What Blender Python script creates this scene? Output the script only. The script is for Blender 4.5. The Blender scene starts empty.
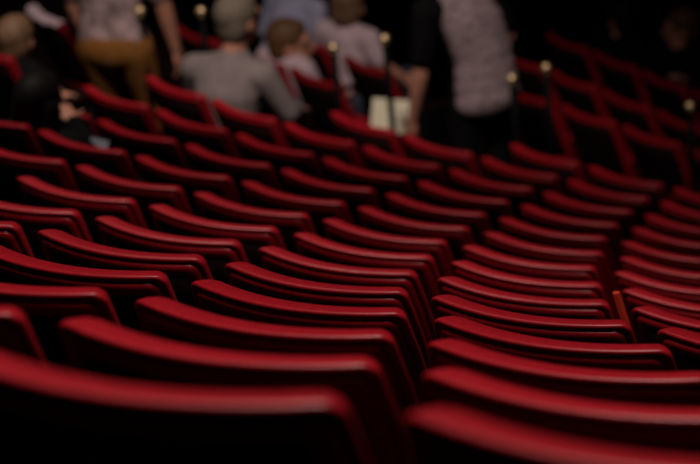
import bpy, bmesh, math, random
from mathutils import Vector, Matrix
random.seed(7)
C = bpy.context.scene.collection
sc = bpy.context.scene

# ------------------------------------------------------------------ camera, world, lights, exposure
PITCH, ROLL, CZ = 0.40207, -0.09569, 8.5
cam_data = bpy.data.cameras.new('camera')
cam = bpy.data.objects.new('camera', cam_data)
C.objects.link(cam)
cam.matrix_world = (Matrix.Translation((0, 0, CZ)) @ Matrix.Rotation(math.pi / 2 - PITCH, 4, 'X')
                    @ Matrix.Rotation(ROLL, 4, 'Z'))
cam_data.sensor_width = 36.0
cam_data.lens = 157.5
cam_data.clip_start = 0.05
cam_data.dof.use_dof = True
cam_data.dof.focus_distance = 6.5
cam_data.dof.aperture_fstop = 4.8
sc.camera = cam

world = bpy.data.worlds.new('dark_hall')
sc.world = world
world.use_nodes = True
world.node_tree.nodes['Background'].inputs['Color'].default_value = (0.5, 0.35, 0.4, 1)
world.node_tree.nodes['Background'].inputs['Strength'].default_value = 0.003

sc.view_settings.view_transform = 'Standard'
sc.view_settings.look = 'None'
sc.view_settings.gamma = 1
sc.view_settings.use_curve_mapping = False
sc.view_settings.exposure = 0.0


def house_light(x, y, z, radius, power, col, aim, cone):
    d = bpy.data.lights.new('house_light', 'SPOT')
    d.shadow_soft_size = radius
    d.energy = power
    d.color = col
    d.spot_size = math.radians(cone)
    d.spot_blend = 0.8
    o = bpy.data.objects.new('house_light', d)
    C.objects.link(o)
    o.location = (x, y, z)
    o.rotation_euler = (Vector(aim) - Vector((x, y, z))).to_track_quat('-Z', 'Y').to_euler()
    return o


WARM = (1.0, 0.86, 0.78)
house_light(0.0, 4.4, 14.5, 1.1, 2350, WARM, (0.1, 4.9, 6.4), 62)
house_light(-1.9, 12.2, 13.5, 1.0, 2150, WARM, (-0.1, 11.2, 4.6), 62)
house_light(-0.9, 8.6, 13.0, 0.6, 3500, WARM, (-0.45, 16.8, 2.4), 25)

# ------------------------------------------------------------------ seating bowl: the geometry of the rows
PHI, KAP, PITCH_ROW = 0.49258, 0.041659, 0.81116
X0, Y0, Z0, S1, S2 = -0.24327, 2.84104, -1.34076, 0.39278, -0.002343
OFF = [0, -.3881, -.79049, -1.18849, -1.61016, -2.0135, -2.39143, -2.77418, -3.11478, -3.47356,
       -3.79856, -4.11047, -4.40779, -4.71958]
WP = 0.56
R0 = 1 / KAP
TX, TY = math.cos(PHI), -math.sin(PHI)
NX, NY = math.sin(PHI), math.cos(PHI)
H = 0.86                                         # seat top above its own step


def ztop(k):
    return Z0 - k * S1 - S2 * k * k + CZ


def arc(k, a):
    Rk = R0 - k * PITCH_ROW
    lx, ly = Rk * math.sin(a), R0 - Rk * math.cos(a)
    return X0 + lx * TX + ly * NX, Y0 + lx * TY + ly * NY


def arc_u(k, u):
    a = u / (R0 - k * PITCH_ROW)
    x, y = arc(k, a)
    return x, y, a - PHI                          # third: rotation about z


# ------------------------------------------------------------------ materials
def principled(name, color, rough=0.6, spec=0.4, metal=0.0, sheen=0.0, sheen_tint=None):
    m = bpy.data.materials.new(name)
    m.use_nodes = True
    b = m.node_tree.nodes['Principled BSDF']
    b.inputs['Base Color'].default_value = (*color, 1)
    b.inputs['Roughness'].default_value = rough
    b.inputs['Specular IOR Level'].default_value = spec
    b.inputs['Metallic'].default_value = metal
    b.inputs['Sheen Weight'].default_value = sheen
    if sheen_tint:
        b.inputs['Sheen Tint'].default_value = (*sheen_tint, 1)
    return m


def fabric(name, c1, c2, scale, rough=0.8, bump=0.15, spec=0.25, sheen=0.0, tint=None, stretch=(1, 1, 1)):
    m = principled(name, c1, rough, spec, 0, sheen, tint)
    nt = m.node_tree
    b = nt.nodes['Principled BSDF']
    tc = nt.nodes.new('ShaderNodeTexCoord')
    mp = nt.nodes.new('ShaderNodeMapping')
    mp.inputs['Scale'].default_value = stretch
    no = nt.nodes.new('ShaderNodeTexNoise')
    no.inputs['Scale'].default_value = scale
    no.inputs['Detail'].default_value = 4
    rp = nt.nodes.new('ShaderNodeValToRGB')
    rp.color_ramp.elements[0].position = 0.35
    rp.color_ramp.elements[1].position = 0.65
    rp.color_ramp.elements[0].color = (*c1, 1)
    rp.color_ramp.elements[1].color = (*c2, 1)
    bp = nt.nodes.new('ShaderNodeBump')
    bp.inputs['Strength'].default_value = bump
    bp.inputs['Distance'].default_value = 0.002
    nt.links.new(tc.outputs['Object'], mp.inputs['Vector'])
    nt.links.new(mp.outputs['Vector'], no.inputs['Vector'])
    nt.links.new(no.outputs['Fac'], rp.inputs['Fac'])
    nt.links.new(rp.outputs['Color'], b.inputs['Base Color'])
    nt.links.new(no.outputs['Fac'], bp.inputs['Height'])
    nt.links.new(bp.outputs['Normal'], b.inputs['Normal'])
    return m


M = {
    'velvet': fabric('red_upholstery', (0.28, 0.0050, 0.0115), (0.34, 0.0070, 0.0150), 60, 0.38, 0.04, 0.45),
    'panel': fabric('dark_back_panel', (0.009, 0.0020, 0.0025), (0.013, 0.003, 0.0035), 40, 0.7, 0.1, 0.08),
    'iron': principled('black_painted_steel', (0.0025, 0.0025, 0.003), 0.55, 0.06),
    'card': fabric('orange_red_card', (0.60, 0.040, 0.016), (0.66, 0.052, 0.022), 14, 0.6, 0.05, 0.2),
    'carpet': fabric('dark_carpet', (0.006, 0.002, 0.0025), (0.010, 0.003, 0.0035), 90, 0.95, 0.4, 0.02),
    'brass': principled('polished_brass', (1.0, 0.74, 0.42), 0.45, 0.5, 1.0),
    'skin': fabric('skin', (0.46, 0.20, 0.13), (0.52, 0.235, 0.155), 12, 0.55, 0.05, 0.35),
    'eye': principled('eye', (0.05, 0.03, 0.02), 0.2, 0.5),
    'lip': principled('lips', (0.36, 0.10, 0.09), 0.5, 0.3),
    'hair_grey': fabric('grey_hair', (0.11, 0.085, 0.062), (0.20, 0.155, 0.115), 25, 0.7, 0.6, 0.3, stretch=(3, 3, 0.5)),
    'hair_brown': fabric('brown_hair', (0.085, 0.038, 0.016), (0.13, 0.058, 0.024), 25, 0.6, 0.6, 0.3, stretch=(3, 3, 0.5)),
    'hair_light': fabric('light_brown_hair', (0.095, 0.052, 0.028), (0.19, 0.105, 0.055), 25, 0.6, 0.6, 0.3, stretch=(3, 3, 0.5)),
    'hair_black': fabric('black_hair', (0.006, 0.005, 0.005), (0.010, 0.008, 0.008), 25, 0.6, 0.6, 0.1, stretch=(3, 3, 0.5)),
    'grey_shirt': fabric('grey_cotton', (0.19, 0.150, 0.145), (0.23, 0.185, 0.18), 18, 0.9, 0.3, 0.2),
    'grey_knit': fabric('grey_patterned_knit', (0.15, 0.105, 0.11), (0.36, 0.27, 0.28), 22, 0.9, 0.4, 0.2, stretch=(1, 1, 3)),
    'floral': fabric('grey_pink_print', (0.14, 0.10, 0.10), (0.42, 0.29, 0.29), 16, 0.9, 0.3, 0.2),
    'pink_white': fabric('pale_pink_cotton', (0.48, 0.34, 0.37), (0.58, 0.43, 0.46), 14, 0.9, 0.3, 0.2),
    'pale_blue': fabric('pale_blue_cotton', (0.30, 0.30, 0.42), (0.38, 0.37, 0.50), 14, 0.9, 0.3, 0.2),
    'black_cloth': fabric('black_cotton', (0.005, 0.0045, 0.005), (0.008, 0.007, 0.008), 30, 0.95, 0.3, 0.03),
    'mustard': fabric('mustard_cotton', (0.22, 0.085, 0.018), (0.28, 0.11, 0.024), 12, 0.9, 0.3, 0.2),
    'jeans': fabric('dark_denim', (0.030, 0.035, 0.055), (0.045, 0.05, 0.075), 40, 0.9, 0.3, 0.2),
    'cream': fabric('cream_paper', (0.74, 0.66, 0.48), (0.78, 0.70, 0.52), 8, 0.8, 0.05, 0.2),
    'greyblue': fabric('blue_grey_paper', (0.26, 0.27, 0.32), (0.30, 0.31, 0.36), 8, 0.7, 0.05, 0.2),
    'shoe': principled('black_leather', (0.01, 0.009, 0.009), 0.4, 0.4),
}


# ------------------------------------------------------------------ helpers
def link_mesh(name, bm, mat, parent=None, smooth=True):
    bmesh.ops.recalc_face_normals(bm, faces=bm.faces)
    me = bpy.data.meshes.new(name)
    bm.to_mesh(me)
    bm.free()
    if smooth:
        for p in me.polygons:
            p.use_smooth = True
    me.materials.append(mat)
    o = bpy.data.objects.new(name, me)
    C.objects.link(o)
    if parent:
        o.parent = parent
    return o


def tag(o, label=None, cat=None, group=None, kind=None):
    if label: o['label'] = label
    if cat: o['category'] = cat
    if group: o['group'] = group
    if kind: o['kind'] = kind
    return o


def empty(name, loc, rz=0.0):
    o = bpy.data.objects.new(name, None)
    o.empty_display_size = 0.1
    C.objects.link(o)
    o.location = loc
    o.rotation_euler = (0, 0, rz)
    return o


def add_box(bm, x0, x1, y0, y1, z0, z1, bevel=0.0, segs=2):
    r = bmesh.ops.create_cube(bm, size=1)
    vs = r['verts']
    for v in vs:
        v.co = Vector((x0 + (v.co.x + .5) * (x1 - x0), y0 + (v.co.y + .5) * (y1 - y0), z0 + (v.co.z + .5) * (z1 - z0)))
    if bevel:
        es = list({e for v in vs for e in v.link_edges})
        bmesh.ops.bevel(bm, geom=es, offset=bevel, segments=segs, affect='EDGES', profile=0.5)


def add_tube(bm, p, q, r0, r1, n=14, caps=True):
    p, q = Vector(p), Vector(q)
    d = (q - p).normalized()
    s = d.orthogonal().normalized()
    t = d.cross(s)
    A, B = [], []
    for i in range(n):
        a = 2 * math.pi * i / n
        w = s * math.cos(a) + t * math.sin(a)
        A.append(bm.verts.new(p + w * r0))
        B.append(bm.verts.new(q + w * r1))
    for i in range(n):
        j = (i + 1) % n
        bm.faces.new((A[i], A[j], B[j], B[i]))
    if caps:
        bm.faces.new(A[::-1])
        bm.faces.new(B)


def add_ball(bm, c, r, sx=1, sy=1, sz=1, rot=None, u=16, v=12):
    res = bmesh.ops.create_uvsphere(bm, u_segments=u, v_segments=v, radius=r)
    m = Matrix.Diagonal((sx, sy, sz, 1))
    if rot: m = rot.to_4x4() @ m
    bmesh.ops.transform(bm, matrix=Matrix.Translation(c) @ m, verts=res['verts'])


def add_lathe(bm, prof, n=20):
    rings = []
    for r, z in prof:
        rings.append([bm.verts.new((r * math.cos(2 * math.pi * i / n), r * math.sin(2 * math.pi * i / n), z)) for i in range(n)])
    for a, b in zip(rings, rings[1:]):
        for i in range(n):
            j = (i + 1) % n
            bm.faces.new((a[i], a[j], b[j], b[i]))
    bm.faces.new(rings[0][::-1])
    bm.faces.new(rings[-1])


# ------------------------------------------------------------------ setting: stepped floor
def step_list():
    L = [(m - .3, m + .7, ztop(m) - H) for m in range(-3, 14)]
    L.append((13.7, 15.0, ztop(14) - H))
    L.append((15.0, 16.05, ztop(15.3) - H))
    L.append((16.05, 17.1, ztop(16.35) - H))
    L.append((17.1, 18.2, ztop(17.4) - H))
    return L


def step_list_left():
    L = [(11.7, 13.2, ztop(12) - H)]
    for m in (14, 15, 16, 17):
        L.append((m - .8, m + .2, ztop(m) - H))
    return L


def terraces(name, steps, a0, a1, zbase, n=48):
    bm = bmesh.new()
    for k0, k1, z in steps:
        ring = []
        for i in range(n + 1):
            a = a0 + (a1 - a0) * i / n
            p, q = arc(k0, a), arc(k1, a)
            ring.append([bm.verts.new((p[0], p[1], zbase)), bm.verts.new((p[0], p[1], z)),
                         bm.verts.new((q[0], q[1], z)), bm.verts.new((q[0], q[1], zbase))])
        for r, s in zip(ring, ring[1:]):
            for j in range(3):
                bm.faces.new((r[j], s[j], s[j + 1], r[j + 1]))
        bm.faces.new(ring[0])
        bm.faces.new(ring[-1][::-1])
    o = link_mesh(name, bm, M['carpet'], smooth=False)
    tag(o, kind='structure')
    return o


AB = -0.455                                      # where the lower left block begins, seen from the centre of the arcs
S_ALL = step_list()
terraces('floor', [s for s in S_ALL if s[0] < 11.6], -0.85, 0.45, -1.0)
terraces('floor', [s for s in S_ALL if s[0] > 11.6], AB, 0.45, -1.0)
terraces('floor', step_list_left(), -0.85, AB, -1.0)
bm = bmesh.new()
add_box(bm, -14, 16, 14, 40, -1.2, -0.95)
tag(link_mesh('floor', bm, M['carpet'], smooth=False), kind='structure')
bm = bmesh.new()
add_box(bm, -14, 16, 38, 38.3, -1.0, 15)
tag(link_mesh('wall_back', bm, M['carpet'], smooth=False), kind='structure')


# ------------------------------------------------------------------ theatre seat
HW = 0.2505
TOPR = 0.020
BULGE = 0.056
RECL = 0.34
FLARE = 0.10


def outline(inset, bottom, rc):
    """columns (x, ztop, zbot) of a rounded-corner panel inset from the full back outline"""
    hw, top = HW - inset, H - inset
    cols = []
    nq = 6
    for i in range(nq + 1):
        t = math.pi / 2 * i / nq
        cols.append((-hw + rc * (1 - math.cos(t)), top - rc * (1 - math.sin(t))))
    nm = 18
    for i in range(1, nm):
        cols.append((-hw + rc + (2 * hw - 2 * rc) * i / nm, top))
    for i in range(nq, -1, -1):
        t = math.pi / 2 * i / nq
        cols.append((hw - rc * (1 - math.cos(t)), top - rc * (1 - math.sin(t))))
    return [(x, zt, bottom) for x, zt in cols]


def warp(x, y, z):
    d = H - z
    if y > 0.008:                                # the roll at the top is deeper than the back below it
        t = min(1.0, max(0.0, d / 0.10))
        y = 0.008 + (y - 0.008) * (1.08 - 0.55 * t * t * (3 - 2 * t))
    slope = 2 * BULGE * x / HW ** 2                # thickness is laid off square to the curved back
    nrm = math.sqrt(1 + slope * slope)
    xx = x - slope / nrm * y
    yy = y / nrm - BULGE * (1 - (x / HW) ** 2) + RECL * d
    return Vector((xx + x * FLARE * min(d, 0.12) / HW * 0.9, yy, z))


def panel_slab(bm, rings, cap_front=True):
    """rings: list of (y, inset, bottom, rc), from rear to front"""
    nz = 5
    prev = None
    for idx, (y, ins, bot, rc) in enumerate(rings):
        cols = outline(ins, bot, rc)
        loop = [bm.verts.new(warp(x, y, zt)) for x, zt, zb in cols]
        sideR = [bm.verts.new(warp(cols[-1][0], y, cols[-1][1] + (bot - cols[-1][1]) * q / nz)) for q in range(1, nz)]
        low = [bm.verts.new(warp(x, y, zb)) for x, zt, zb in cols[::-1]]
        sideL = [bm.verts.new(warp(cols[0][0], y, bot + (cols[0][1] - bot) * q / nz)) for q in range(1, nz)]
        full = loop + sideR + low + sideL
        if prev:
            n = len(full)
            for i in range(n):
                j = (i + 1) % n
                bm.faces.new((prev[i], prev[j], full[j], full[i]))
        if idx == 0 or idx == len(rings) - 1:
            # cap: columns bridged top to bottom, with the side verts on the outer columns
            nc = len(cols)
            lo = low[::-1]
            grid = []
            for c in range(nc):
                if c == 0:
                    mid = sideL[::-1]
                elif c == nc - 1:
                    mid = sideR
                else:
                    x, zt, zb = cols[c]
                    mid = [bm.verts.new(warp(x, y, zt + (zb - zt) * q / nz)) for q in range(1, nz)]
                grid.append([loop[c]] + mid + [lo[c]])
            for a, b in zip(grid, grid[1:]):
                for i in range(nz):
                    bm.faces.new((a[i], b[i], b[i + 1], a[i + 1]))
        prev = full


def make_seat():
    root = empty('theatre_seat', (0, 0, 0))
    # front cushion of the back: thick, with a rolled edge
    bm = bmesh.new()
    panel_slab(bm, [(0.006, 0.018, 0.42, 0.014), (0.000, 0.0105, 0.415, 0.016), (-0.0003, 0.0062, 0.413, 0.018), (0.0012, 0.0025, 0.412, 0.019),
                    (0.0042, 0.0005, 0.41, TOPR), (0.0095, 0.0, 0.41, TOPR), (0.022, 0.0016, 0.41, TOPR), (0.038, 0.0055, 0.41, 0.020),
                    (0.050, 0.012, 0.412, 0.020), (0.058, 0.022, 0.415, 0.02), (0.061, 0.034, 0.42, 0.02)])
    link_mesh('backrest', bm, M['velvet'], root)
    # rear shell: a second upholstered rim a little lower and behind, with a crease between
    bm = bmesh.new()
    panel_slab(bm, [(-0.0010, 0.047, 0.425, 0.010), (-0.0038, 0.044, 0.42, 0.011), (-0.0043, 0.036, 0.418, 0.012), (-0.0040, 0.0230, 0.417, 0.015),
                    (0.0000, 0.0182, 0.416, 0.018), (0.010, 0.0185, 0.416, 0.018)])
    link_mesh('back_shell', bm, M['velvet'], root)
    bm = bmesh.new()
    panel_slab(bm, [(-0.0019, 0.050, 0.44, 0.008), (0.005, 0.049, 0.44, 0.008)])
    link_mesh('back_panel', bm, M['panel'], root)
    # tip-up seat cushion, standing half folded
    bm = bmesh.new()
    add_box(bm, -0.205, 0.205, -0.035, 0.035, -0.06, 0.22, 0.022, 3)
    bmesh.ops.transform(bm, matrix=Matrix.Translation((0, 0.335, 0.29)) @ Matrix.Rotation(0.22, 4, 'X'), verts=bm.verts)
    link_mesh('seat_cushion', bm, M['velvet'], root)
    bm = bmesh.new()
    add_box(bm, -0.19, 0.19, 0.034, 0.048, -0.04, 0.20, 0.005, 1)
    bmesh.ops.transform(bm, matrix=Matrix.Translation((0, 0.335, 0.29)) @ Matrix.Rotation(0.22, 4, 'X'), verts=bm.verts)
    link_mesh('seat_pan', bm, M['panel'], root)
    # standard on the right of each seat, with its arm
    bm = bmesh.new()
    add_box(bm, 0.268, 0.290, 0.17, 0.40, 0.0, 0.53, 0.006, 1)
    add_box(bm, 0.258, 0.300, 0.13, 0.45, 0.0, 0.025, 0.005, 1)
    link_mesh('side_frame', bm, M['iron'], root)
    bm = bmesh.new()
    add_box(bm, 0.257, 0.301, 0.10, 0.42, 0.525, 0.56, 0.012, 3)
    link_mesh('armrest', bm, M['panel'], root)
    # hinge bar that carries back and seat between the standards
    bm = bmesh.new()
    add_tube(bm, (-0.255, 0.33, 0.27), (0.272, 0.33, 0.27), 0.014, 0.014, 12)
    link_mesh('hinge_bar', bm, M['iron'], root)
    return root


SEAT = make_seat()
SEAT_PARTS = list(SEAT.children)
used = [False]
GROUP = 'red theatre seats in raked rows'


def place_seat(x, y, z, rz, label):
    if not used[0]:
        used[0] = True
        o = SEAT
    else:
        o = SEAT.copy()
        C.objects.link(o)
        for ch in SEAT_PARTS:
            c = ch.copy()
            C.objects.link(c)
            c.parent = o
    o.location = (x, y, z)
    o.rotation_euler = (0, 0, rz)
    tag(o, label, 'seat', GROUP)
    return o


ORD = ['first', 'second', 'third', 'fourth', 'fifth', 'sixth', 'seventh', 'eighth', 'ninth', 'tenth', 'eleventh',
       'twelfth', 'thirteenth', 'fourteenth']
FILE = {0: 'in the centre file', 1: 'one file right of the centre file', 2: 'two files right of the centre file',
        3: 'three files right of the centre file', -1: 'one file left of the centre file',
        -2: 'two files left of the centre file', -3: 'three files left of the centre file',
        -4: 'four files left of the centre file', -5: 'five files left of the centre file'}
SPECIAL = {
    (0, 0): 'nearest red theatre seat, blurred at the bottom left, first of the centre file',
    (0, 1): 'blurred red theatre seat filling the bottom right corner, first of its file',
    (12, -2): 'red theatre seat at its row end, below the cream booklet by the brass-topped post',
    (13, 0): 'red theatre seat just right of the standing person\'s dark trousers, in the farthest complete row',
}
COLS = {0: (0, 1), 1: (-1, 0, 1), 2: (-1, 0, 1), 3: (-2, -1, 0, 1), 4: (-2, -1, 0, 1, 2), 5: (-2, -1, 0, 1, 2),
        6: (-2, -1, 0, 1, 2), 7: (-3, -2, -1, 0, 1, 2), 8: (-4, -3, -2, -1, 0, 1, 2), 9: (-4, -3, -2, -1, 0, 1, 2),
        10: (-4, -3, -2, -1, 0, 1, 2), 11: (-4, -3, -2, -1, 0, 1, 2), 12: (-2, -1, 0, 1, 2), 13: (0, 1, 2)}
for k, cs in COLS.items():
    for j in cs:
        x, y, rz = arc_u(k, OFF[k] + j * WP)
        lab = SPECIAL.get((k, j)) or ('red theatre seat, %s row from the camera, %s' % (ORD[k], FILE[j]))
        o = place_seat(x, y, ztop(k) - H, rz, lab)

# blocks beyond the cross aisle: rear top left corner of each seat, heading of the row
def along(ax, ay, h, n, pitch=0.552):
    return ax + n * pitch * math.cos(h), ay + n * pitch * math.sin(h)


ROW_R = [along(1.363, 17.694, -0.93, n) for n in (-1, 0, 1, 2)]
ROW_Q = [along(1.72, 18.77, -1.0, n) for n in (-2, -1, 0, 1)]
ROW_S = [along(1.824, 20.422, -1.03, n) for n in (-1, 0, 1, 2)]
FAR = [
    ('red seat beyond the aisle, half hidden behind the grey-haired man', -1.012, 18.686, ztop(14), -0.95),
    ('red seat beyond the aisle, just right of the grey-haired man\'s head', -0.619, 18.112, ztop(14), -0.93),
    ('red seat beyond the aisle, in front of the brown-haired person\'s chin', -0.281, 17.668, ztop(14), -0.92),
    ('dim red seat in front of the person in pale blue', -0.330, 19.30, ztop(15), -0.98),
    ('dim red seat in front of the light-haired person in pale pink', 0.058, 18.696, ztop(15), -0.95),
    ('dim red seat at far left with a pale coat laid over its back', -1.775, 17.30, 2.783, -1.02),
    ('red seat beyond the aisle between the two posts right of the standing person', *ROW_R[0], ztop(15.3), -0.93),
    ('red seat with tall dark back beyond the aisle, right of two brass-topped posts', *ROW_R[1], ztop(15.3), -0.93),
    ('red seat with tall dark back beyond the aisle, left of the rightmost post', *ROW_R[2], ztop(15.3), -0.93),
    ('dim red seat behind the rightmost brass-topped post', *ROW_R[3], ztop(15.3), -0.93),
    ('dim red seat, second row beyond the aisle, just right of the standing person', *ROW_Q[0], ztop(16.35), -1.0),
    ('dim red seat, second row beyond the aisle, second from the standing person', *ROW_Q[1], ztop(16.35), -1.0),
    ('dim red seat, second row beyond the aisle, third from the standing person', *ROW_Q[2], ztop(16.35), -1.0),
    ('dim red seat, second row beyond the aisle, up left of the rightmost post', *ROW_Q[3], ztop(16.35), -1.0),
    ('barely lit seat in the farthest row, leftmost of its row', *ROW_S[0], ztop(17.4), -1.03),
    ('barely lit seat in the farthest row, second from the left end', *ROW_S[1], ztop(17.4), -1.03),
    ('barely lit seat in the farthest row, just right of the dark-haired person', *ROW_S[2], ztop(17.4), -1.03),
    ('barely lit seat in the farthest row, below the raised pink hand', *ROW_S[3], ztop(17.4), -1.03),
]
for lab, lx, ly, z, h in FAR:
    x, y = lx + HW * math.cos(h), ly + HW * math.sin(h)
    place_seat(x, y, z - H, h, lab)


# ------------------------------------------------------------------ posts with brass balls
def make_post():
    root = empty('rail_post', (0, 0, 0))
    bm = bmesh.new()
    add_lathe(bm, [(0.11, 0), (0.11, 0.008), (0.10, 0.014), (0.03, 0.022), (0.022, 0.03)], 24)
    link_mesh('base_plate', bm, M['iron'], root)
    bm = bmesh.new()
    add_tube(bm, (0, 0, 0.02), (0, 0, 1.035), 0.019, 0.019, 16)
    add_lathe(bm, [(0.023, 1.02), (0.026, 1.026), (0.026, 1.036), (0.022, 1.042)], 16)
    link_mesh('pole', bm, M['iron'], root)
    bm = bmesh.new()
    add_ball(bm, (0, 0, 1.072), 0.030, 1, 1, 0.9, None, 20, 14)
    add_lathe(bm, [(0.014, 1.036), (0.020, 1.042), (0.014, 1.050)], 16)
    link_mesh('ball_cap', bm, M['brass'], root)
    return root


POST = make_post()
PARTS = list(POST.children)
POSTS = [(-1.058, 16.411, 1.923, 'black post with brass ball in front of the woman in mustard, leftmost post'),
         (-0.712, 16.300, 1.923, 'black post with brass ball in front of the grey-haired man\'s back'),
         (0.005, 16.423, 1.589, 'black post with brass ball just right of the brown-haired person'),
         (0.303, 16.490, 1.589, 'black post with brass ball in front of the cream booklet'),
         (1.013, 16.528, 1.260, 'black post with brass ball touching the standing person\'s shirt hem'),
         (1.222, 16.656, 1.260, 'black post with brass ball right of the standing person, clear of the shirt'),
         (1.942, 15.817, 1.260, 'black post with brass ball at the right edge, rightmost post')]
for i, (x, y, z, lab) in enumerate(POSTS):
    if i == 0:
        o = POST
    else:
        o = POST.copy()
        C.objects.link(o)
        for ch in PARTS:
            c = ch.copy()
            C.objects.link(c)
            c.parent = o
    o.location = (x, y, z)
    tag(o, lab, 'post', 'brass-topped posts along the aisle')


# ------------------------------------------------------------------ people
def voxel(name, bm, mat, parent, size, smooth=4):
    """union of closed pieces grown into one continuous surface"""
    bmesh.ops.recalc_face_normals(bm, faces=bm.faces)
    me = bpy.data.meshes.new(name + '_source')
    bm.to_mesh(me)
    bm.free()
    tmp = bpy.data.objects.new(name + '_source', me)
    C.objects.link(tmp)
    r = tmp.modifiers.new('r', 'REMESH')
    r.mode = 'VOXEL'
    r.voxel_size = size
    s = tmp.modifiers.new('s', 'SMOOTH')
    s.factor = 0.5
    s.iterations = smooth
    dg = bpy.context.evaluated_depsgraph_get()
    out = bpy.data.meshes.new_from_object(tmp.evaluated_get(dg))
    out.name = name
    bpy.data.objects.remove(tmp)
    bpy.data.meshes.remove(me)
    out.materials.clear()
    out.materials.append(mat)
    for p in out.polygons:
        p.use_smooth = True
    o = bpy.data.objects.new(name, out)
    C.objects.link(o)
    o.parent = parent
    return o


def limb(bm, pts, grow=0.0):
    """tapered chain of (point, radius)"""
    for (p, r), (q, s) in zip(pts, pts[1:]):
        add_tube(bm, p, q, r + grow, s + grow, 16)
    for p, r in pts:
        add_ball(bm, Vector(p), r + grow, u=12, v=8)


def hand(bm, wrist, d, palm, side, curl=0.5, s=1.0):
    """palm and five fingers; d = direction of the fingers, palm = palm normal, side = +1 when the thumb leaves along palm x d"""
    d = Vector(d).normalized()
    palm = Vector(palm)
    palm = (palm - d * palm.dot(d)).normalized()
    w = d.cross(palm) * side
    rot = Matrix((w, d, palm)).transposed()
    wrist = Vector(wrist)
    add_ball(bm, wrist + d * 0.05 * s, 0.05 * s, 0.82, 1.0, 0.36, rot)
    for i, (ox, L) in enumerate(((0.030, 0.072), (0.010, 0.082), (-0.010, 0.076), (-0.029, 0.060))):
        p = wrist + d * (0.088 - 0.006 * abs(i - 1)) * s + w * ox * s
        dirv = (d + w * ox * 3).normalized()
        rad = 0.0095 * s
        add_ball(bm, p, rad * 1.1, u=10, v=8)
        for j, f in enumerate((0.42, 0.33, 0.25)):
            dirv = (dirv + palm * curl * (0.35 + 0.3 * j)).normalized()
            q = p + dirv * L * f * s
            add_tube(bm, p, q, rad, rad * 0.93, 10)
            add_ball(bm, q, rad * 0.95, u=10, v=8)
            p = q
            rad *= 0.93
    p = wrist + d * 0.028 * s + w * 0.030 * s
    dirv = (w * 0.8 + d * 0.6 + palm * 0.25).normalized()
    rad = 0.0115 * s
    for f in (0.034, 0.030, 0.024):
        q = p + dirv * f * s
        add_tube(bm, p, q, rad, rad * 0.93, 10)
        add_ball(bm, q, rad * 0.95, u=10, v=8)
        p = q
        rad *= 0.93
        dirv = (dirv + d * 0.35 + palm * 0.2).normalized()


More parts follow.
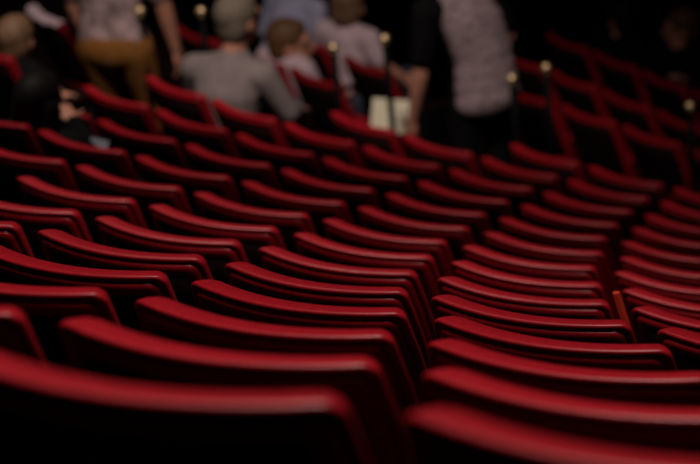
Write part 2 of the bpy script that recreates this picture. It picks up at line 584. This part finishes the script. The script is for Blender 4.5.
def person(label, loc, rz, J, S, look=0.0, nod=0.0, hair=None, hair_len=0.0, top=None, sleeve='short', bottom=None,
           extra=None, curls=(0.5, 0.5), voxel_size=0.0135, hem=0.0, hs=1.1):
    """J: joint positions in metres (before scale S), facing +y.  keys: pelvis chest neck head, shoulder/elbow/wrist l r, hip/knee/ankle l r"""
    root = empty('person', loc, rz)
    root.scale = (1, 1, 1)
    g = {k: Vector(v) * S for k, v in J.items()}
    r = lambda v: v * S
    bm = bmesh.new()
    # trunk
    up = (g['chest'] - g['pelvis'])
    lat = (g['shoulder_r'] - g['shoulder_l']).normalized()
    fwd = up.cross(lat).normalized() * -1
    if fwd.y < 0: fwd = -fwd
    spine_up = (g['neck'] - g['pelvis']).normalized()
    fwd = lat.cross(spine_up) * -1
    fwd.normalize()
    rot = Matrix((lat, fwd, spine_up)).transposed()

    def hull(b, st, grow):
        """smooth run of flattened balls through stations (centre, half width, half depth)"""
        for (p, w, d), (q, w2, d2) in zip(st, st[1:]):
            for i in range(4):
                t = i / 3
                ww = r(w + (w2 - w) * t) + grow
                add_ball(b, p.lerp(q, t), 1.0, ww, r(d + (d2 - d) * t) + grow, ww * 0.60, rot, 14, 9)

    def trunk(b, grow, low=0.0):
        shoulder_mid = (g['shoulder_l'] + g['shoulder_r']) * 0.5
        hull(b, [(g['pelvis'] - spine_up * r(0.05), 0.150, 0.115), (g['pelvis'], 0.168, 0.122), (g['pelvis'].lerp(g['chest'], 0.5), 0.140, 0.108),
                 (g['chest'], 0.160, 0.120), (g['chest'].lerp(shoulder_mid, 0.75), 0.165, 0.105), (g['neck'] - spine_up * r(0.03), 0.075, 0.070)], grow)
        for sd in 'lr':
            limb(b, [(shoulder_mid.lerp(g['neck'], 0.30), r(0.064)), (shoulder_mid.lerp(g['shoulder_' + sd], 0.6), r(0.068)), (g['shoulder_' + sd], r(0.060))], grow)

    def arms(b, grow, upto):
        for sd in 'lr':
            if upto == 'none': continue
            a, e, w = g['shoulder_' + sd], g['elbow_' + sd], g['wrist_' + sd]
            pts = [(a, r(0.060)), (a.lerp(e, 0.4), r(0.052)), (e, r(0.042))]
            if upto == 'short':
                pts = [(a, r(0.062)), (a.lerp(e, 0.5), r(0.060)), (a.lerp(e, 0.72), r(0.058))]
            if upto == 'long': pts += [(e.lerp(w, 0.3), r(0.042)), (e.lerp(w, 0.93), r(0.032))]
            if upto == 'full': pts += [(e.lerp(w, 0.3), r(0.042)), (w, r(0.026))]
            limb(b, pts, grow)

    def legs(b, grow, upto):
        for sd in 'lr':
            h, kn, an = g['hip_' + sd], g['knee_' + sd], g['ankle_' + sd]
            limb(b, [(h, r(0.092)), (h.lerp(kn, 0.5), r(0.076)), (kn, r(0.056)), (kn.lerp(an, 0.3), r(0.056)),
                     (kn.lerp(an, 0.95 if upto == 'long' else 1.0), r(0.040))], grow)

    trunk(bm, 0)
    arms(bm, 0, 'full')
    legs(bm, 0, 'full')
    # neck and head
    hd = g['head']
    limb(bm, [(g['neck'], r(0.062)), (hd + Vector((0, -0.015, -0.05)) * S, r(0.054))])
    HR = Matrix.Rotation(look, 3, 'Z') @ Matrix.Rotation(nod, 3, 'X')
    hp = lambda x, y, z: hd + HR @ (Vector((x, y, z)) * S * hs)
    add_ball(bm, hp(0, -0.008, 0.022), r(hs * 0.1), 0.78, 0.96, 0.92, HR)
    add_ball(bm, hp(0, 0.022, -0.045), r(hs * 0.07), 0.82, 0.92, 1.02, HR)
    add_ball(bm, hp(0, 0.062, -0.088), r(hs * 0.024), 1.1, 0.8, 0.8, HR)
    limb(bm, [(hp(0, 0.086, 0.012), r(hs * 0.010)), (hp(0, 0.108, -0.026), r(hs * 0.015))])
    add_ball(bm, hp(0, 0.078, 0.03), r(hs * 0.05), 1.1, 0.4, 0.35, HR)
    add_ball(bm, hp(0, 0.076, -0.058), r(hs * 0.026), 1.1, 0.7, 0.55, HR)
    for sg in (-1, 1):
        add_ball(bm, hp(0.076 * sg, -0.008, -0.01), r(hs * 0.030), 0.38, 0.75, 1.1, HR)
    # hands
    for sd, sg, cu in (('l', -1, curls[0]), ('r', 1, curls[1])):
        w, e = g['wrist_' + sd], g['elbow_' + sd]
        d = (w - e).normalized()
        pal = Vector((-sg, 0.15, 0)) if abs(d.z) > 0.6 else Vector((0, 0, -1))
        hand(bm, w, d, pal, 1 if (d.cross(pal)).dot(Vector((-sg, 0.6, 0.3))) > 0 else -1, cu, S)
    # feet
    for sd in 'lr':
        a = g['ankle_' + sd]
        limb(bm, [(a, r(0.04)), (a + Vector((0, 0.07, -0.035)) * S, r(0.036)), (a + Vector((0, 0.16, -0.045)) * S, r(0.028))])
    voxel('body', bm, M['skin'], root, voxel_size * 0.75, 3)
    # face
    for sg in (-1, 1):
        b = bmesh.new()
        add_ball(b, hp(0.032 * sg, 0.079, 0.005), r(hs * 0.0125))
        link_mesh('eye', b, M['eye'], root)
    b = bmesh.new()
    limb(b, [(hp(-0.021, 0.088, -0.057), r(hs * 0.004)), (hp(0, 0.095, -0.056), r(hs * 0.007)), (hp(0.021, 0.088, -0.057), r(hs * 0.004))])
    link_mesh('mouth', b, M['lip'], root)
    # hair
    if hair:
        b = bmesh.new()
        add_ball(b, hp(0, -0.022, 0.042), r(hs * 0.104), 0.86, 0.98, 0.90, HR)
        add_ball(b, hp(0, -0.050, -0.010), r(hs * 0.085), 0.98, 0.72, 1.05, HR)
        add_ball(b, hp(0, 0.035, 0.088), r(hs * 0.055), 1.1, 0.8, 0.55, HR)
        if hair_len > 0:
            for sg in (-1, 0, 1):
                limb(b, [(hp(0.055 * sg, -0.06 + 0.02 * abs(sg), 0.0), r(hs * 0.050)), (hp(0.065 * sg, -0.075 + 0.02 * abs(sg), -0.5 * hair_len), r(hs * 0.050)),
                         (hp(0.06 * sg, -0.075 + 0.02 * abs(sg), -hair_len), r(hs * 0.032))])
        voxel('hair', b, M[hair], root, 0.010, 3)
    # clothes
    if top:
        b = bmesh.new()
        trunk(b, r(0.013))
        if sleeve in ('short', 'long'): arms(b, r(0.012), sleeve)
        if hem:
            add_tube(b, g['pelvis'] + spine_up * r(0.05), g['pelvis'] - spine_up * r(hem), r(0.165), r(0.185), 20)
        voxel('shirt', b, M[top], root, 0.013, 4)
    if bottom:
        b = bmesh.new()
        add_ball(b, g['pelvis'] - spine_up * r(0.02), r(0.155) + r(0.012), 1.08, 0.82, 0.80, rot)
        legs(b, r(0.012), 'long')
        voxel('trousers', b, M[bottom], root, 0.014, 4)
    for sd in 'lr':
        a = g['ankle_' + sd]
        b = bmesh.new()
        limb(b, [(a + Vector((0, -0.01, -0.02)) * S, r(0.046)), (a + Vector((0, 0.08, -0.040)) * S, r(0.044)), (a + Vector((0, 0.17, -0.048)) * S, r(0.036))])
        voxel('shoe', b, M['shoe'], root, 0.012, 2)
    if extra: extra(root, g, r, rot, hull)
    tag(root, label, 'person')
    return root


def standing(**kw):
    J = dict(pelvis=(0, 0, 0.97), chest=(0, 0, 1.24), neck=(0, -0.01, 1.46), head=(0, 0.02, 1.60),
             shoulder_l=(-0.19, -0.01, 1.40), shoulder_r=(0.19, -0.01, 1.40), elbow_l=(-0.25, -0.03, 1.10), elbow_r=(0.25, -0.03, 1.10),
             wrist_l=(-0.26, 0.06, 0.86), wrist_r=(0.26, 0.06, 0.86), hip_l=(-0.09, 0, 0.92), hip_r=(0.09, 0, 0.92),
             knee_l=(-0.10, 0.02, 0.50), knee_r=(0.10, 0.02, 0.50), ankle_l=(-0.10, -0.01, 0.085), ankle_r=(0.10, -0.01, 0.085))
    J.update(kw)
    return J


def sitting(seat=0.50, lean=0.0, side=0.0, slouch=0.0, **kw):
    J = dict(pelvis=(0, 0.0, seat + 0.07), hip_l=(-0.09, 0.03, seat + 0.06), hip_r=(0.09, 0.03, seat + 0.06),
             knee_l=(-0.12, 0.42, seat + 0.05), knee_r=(0.12, 0.42, seat + 0.05), ankle_l=(-0.12, 0.40, 0.085), ankle_r=(0.12, 0.40, 0.085))
    z = seat + 0.07
    T = lambda x, y, h: (x + side * h, y + lean * h, z + h * (1 - slouch))
    J.update(chest=T(0, 0, 0.28), neck=T(0, 0, 0.49), head=T(0, 0.03, 0.63), shoulder_l=T(-0.19, 0, 0.43), shoulder_r=T(0.19, 0, 0.43),
             elbow_l=T(-0.25, 0.06, 0.16), elbow_r=T(0.25, 0.06, 0.16), wrist_l=T(-0.17, 0.28, 0.10), wrist_r=T(0.17, 0.28, 0.10))
    J.update(kw)
    return J


PS = 1.12


def kit_vest(root, g, r, rot, hull):
    """grey knitted wrap over the back and right side, above a black shirt"""
    b = bmesh.new()
    off = rot @ Vector((0.005, -0.070, 0)) * PS
    low = g['pelvis'] + off - Vector((0.03, 0.01, 0.12)) * PS
    hull(b, [(low, 0.185, 0.115), (g['pelvis'].lerp(g['chest'], 0.4) + off, 0.165, 0.105), (g['chest'] + off, 0.170, 0.105),
             (g['chest'].lerp(g['neck'], 0.7) + off, 0.150, 0.085)], 0)
    voxel('wrap', b, M['grey_knit'], root, 0.014, 8)


# the standing person with the dark sleeve, back three-quarter, leaning to the left of the picture
person('standing person, back to us, grey wrap over black short-sleeved clothes, by the cream booklet',
       (0.83, 16.72, 1.260), 0.50,
       standing(pelvis=(0.03, 0, 0.91), hip_l=(-0.06, 0, 0.87), hip_r=(0.12, 0, 0.87), chest=(-0.02, 0.05, 1.18), neck=(-0.07, 0.12, 1.38), head=(-0.11, 0.18, 1.50),
                shoulder_l=(-0.24, 0.07, 1.29), shoulder_r=(0.13, 0.05, 1.33), elbow_l=(-0.29, 0.08, 0.96), elbow_r=(0.24, 0.07, 1.04),
                wrist_l=(-0.31, 0.16, 0.70), wrist_r=(0.14, 0.28, 0.90)),
       1.15, hair='hair_brown', top='black_cloth', sleeve='short', bottom='black_cloth', extra=kit_vest, curls=(0.9, 0.5))

# the woman in the printed top and mustard trousers
person('standing woman in grey-pink printed top and mustard trousers behind the leftmost post',
       (-1.23, 16.50, 1.923), -0.35,
       standing(pelvis=(0, 0, 0.74), hip_l=(-0.09, 0, 0.70), hip_r=(0.09, 0, 0.70), chest=(-0.02, 0.05, 1.00), neck=(-0.02, 0.12, 1.20), head=(-0.01, 0.17, 1.34),
                shoulder_l=(-0.20, 0.08, 1.14), shoulder_r=(0.18, 0.09, 1.14), elbow_l=(-0.22, 0.08, 0.88), elbow_r=(0.23, 0.10, 0.88),
                wrist_l=(-0.19, 0.14, 0.66), wrist_r=(0.25, 0.14, 0.64), knee_l=(-0.10, 0.10, 0.40), knee_r=(0.10, 0.10, 0.40)),
       1.2, hair='hair_brown', hair_len=0.15, top='floral', sleeve='short', bottom='mustard')

# grey-haired man sitting on a backless bench in the aisle
GM = (-0.60, 15.86, 1.923)
person('seated grey-haired man in grey shirt, back to us, behind a brass-topped post',
       GM, -0.50,
       sitting(0.36, pelvis=(0, 0, 0.43), chest=(0.0, 0.0, 0.65), neck=(0.03, 0.06, 0.86), head=(0.05, 0.11, 1.00),
               shoulder_l=(-0.19, 0.03, 0.76), shoulder_r=(0.19, 0.05, 0.74), elbow_l=(-0.25, 0.12, 0.52),
               elbow_r=(0.27, 0.12, 0.53), wrist_r=(0.22, 0.30, 0.47)),
       PS, look=-0.35, hair='hair_grey', top='grey_shirt', sleeve='long', bottom='jeans', hs=1.12)
b = bmesh.new()
root = empty('backless_bench', GM, -0.50)
add_box(b, -0.24, 0.24, -0.19, 0.17, 0.25, 0.305, 0.015, 2)
link_mesh('bench_top', b, M['panel'], root)
for sx in (-1, 1):
    for sy in (-1, 1):
        b = bmesh.new()
        add_tube(b, (0.20 * sx, -0.01 + 0.14 * sy, 0), (0.19 * sx, -0.01 + 0.13 * sy, 0.255), 0.014, 0.016, 12)
        link_mesh('leg', b, M['iron'], root)
tag(root, 'low dark backless bench under the grey-haired man', 'bench')

# brown-haired person in profile
person('brown-haired person turned right in profile, white collar, sitting beyond the aisle',
       (-0.30, 18.06, 1.260), -0.90,
       sitting(0.32, slouch=0.18, head=(0.02, 0.04, 0.865)), 1.0, look=-0.75, hair='hair_brown', top='pink_white', sleeve='long', bottom='jeans', hs=1.3)

# light-haired person in pale pink
person('light-haired person in pale pink top, sitting beyond the second row of posts',
       (0.10, 19.22, 0.935), -0.75,
       sitting(0.33, side=-0.04, lean=0.06, slouch=0.14, elbow_r=(0.25, 0.04, 0.60), wrist_r=(0.33, 0.14, 0.50)), 1.04, look=0.5, nod=-0.2,
       hair='hair_light', top='pink_white', sleeve='short', bottom='jeans', hs=1.25)

# person in pale blue
person('person in pale blue shirt bending forward at the top edge, left of the light-haired person',
       (-0.37, 19.85, 0.935), -0.80,
       sitting(0.36, lean=0.45, slouch=0.25, side=0.02), 1.05, hair='hair_brown', top='pale_blue', sleeve='long', bottom='jeans')

# left edge pair
x, y, rz = arc_u(10, OFF[10] - 6.0 * WP)
person('person with light brown hair in dark clothes at the left edge, upper of the two',
       (-1.62, 14.82, ztop(10) - H), rz,
       sitting(0.29, slouch=0.24, wrist_l=(-0.10, 0.26, 0.44), wrist_r=(0.08, 0.26, 0.44)), 0.98, hair='hair_light', top='black_cloth', sleeve='long', bottom='black_cloth', look=0.5, hs=1.08)
place_seat(x, y, ztop(10) - H, rz, 'red theatre seat at the left edge under the person with light brown hair')
x, y, rz = arc_u(8, OFF[8] - 3.28 * WP)
person('person with long black hair at the left edge, one hand raised on the seat ahead',
       (-1.23, 11.80, ztop(8) - H), rz + 0.1,
       sitting(0.31, slouch=0.20, elbow_l=(-0.20, 0.16, 0.52), wrist_l=(-0.16, 0.30, 0.44), elbow_r=(0.08, 0.28, 0.50), wrist_r=(-0.23, 0.44, 0.62)), 0.98, look=0.1,
       hair='hair_black', hair_len=0.26, top='black_cloth', sleeve='long', bottom='black_cloth', hs=1.1)

# far right pair
person('dark-haired person in the dark, facing left, upper right background',
       (2.06, 20.70, ztop(17.4) - H), -0.9, sitting(0.36, slouch=0.12), 0.98, look=1.4, hair='hair_black', top='black_cloth', sleeve='long', bottom='jeans', hs=1.2)
person('person with reddish brown hair and a raised pink hand near the right edge',
       (2.42, 20.16, ztop(17.4) - H), -0.9,
       sitting(0.38, slouch=0.06, elbow_r=(0.24, -0.02, 0.66), wrist_r=(0.22, -0.16, 0.76)), 1.0, look=2.4, hair='hair_brown', top='black_cloth', sleeve='long', bottom='jeans', hs=1.2)

# ------------------------------------------------------------------ small things
# pale coat laid over the far left seat
h = -1.02
root = empty('draped_coat', (-1.775 + HW * math.cos(h), 17.30 + HW * math.sin(h), 2.783 - H), h)
b = bmesh.new()
prof = [(-0.014, -0.012), (-0.012, 0.004), (0.0, 0.013), (0.03, 0.015), (0.055, 0.011), (0.075, -0.01), (0.085, -0.06), (0.12, -0.16)]
rows = []
for i in range(15):
    xx = -0.25 + 0.44 * i / 14
    rows.append([b.verts.new((xx, py - BULGE * (1 - (xx / HW) ** 2) + 0.008 * math.sin(i * 1.7 + j), H + pz * (0.75 if pz < -0.02 and py < 0 else 1) + 0.006 * math.sin(i * 2.3)))
                 for j, (py, pz) in enumerate(prof)])
for p, q in zip(rows, rows[1:]):
    for j in range(len(prof) - 1):
        b.faces.new((p[j], q[j], q[j + 1], p[j + 1]))
o = link_mesh('coat_body', b, M['pink_white'], root)
o.modifiers.new('t', 'SOLIDIFY').thickness = 0.008
tag(root, 'pale pinkish coat draped over the back of the far left seat', 'coat')


def booklet(name, label, cat, loc, rot, w, hgt, mat, t=0.006):
    r_ = empty(name, loc)
    r_.rotation_euler = rot
    bb = bmesh.new()
    add_box(bb, -w / 2, w / 2, -t, -t * 0.6, 0, hgt, 0.0006, 1)
    add_box(bb, -w / 2, w / 2, t * 0.6, t, 0, hgt, 0.0006, 1)
    link_mesh('cover', bb, M[mat], r_, False)
    bb = bmesh.new()
    add_box(bb, -w / 2 + 0.003, w / 2 - 0.003, -t * 0.6, t * 0.6, 0.003, hgt - 0.003)
    link_mesh('pages', bb, M['cream'], r_, False)
    tag(r_, label, cat)
    return r_


booklet('programme_booklet', 'cream booklet hanging from the standing person\'s hand behind a brass-topped post', 'booklet',
        (0.30, 17.0, 1.885), (-0.5, 0.15, -0.1), 0.25, 0.20, 'cream')
booklet('folded_leaflet', 'small blue-grey leaflet showing above a red seat top at left', 'leaflet',
        (-1.022, 11.80, 3.90), (-0.5, 0.0, -0.7), 0.10, 0.10, 'greyblue', 0.003)

x, y, rz = arc_u(5, OFF[5] + 1 * WP)
off = Matrix.Rotation(rz, 3, 'Z') @ Vector((0.259, 0.0, 0.0))
root = empty('upright_card', (x + off.x, y + off.y, ztop(5) - H), rz)
b = bmesh.new()
add_box(b, -0.0085, 0.0085, 0.0, 0.012, 0.0, 0.29, 0.0015, 2)
T = Matrix.Translation((0.025, 0.115, 0.565)) @ Matrix.Rotation(-0.20, 4, 'Y') @ Matrix.Rotation(0.10, 4, 'X')
bmesh.ops.transform(b, matrix=T, verts=b.verts)
link_mesh('card_body', b, M['card'], root, False)
b = bmesh.new()
add_box(b, -0.0075, 0.0075, 0.0118, 0.0132, 0.004, 0.286)
bmesh.ops.transform(b, matrix=T, verts=b.verts)
link_mesh('card_lining', b, M['card'], root, False)
tag(root, 'narrow orange-red card standing upright in the gap between two seats, right of centre', 'card')
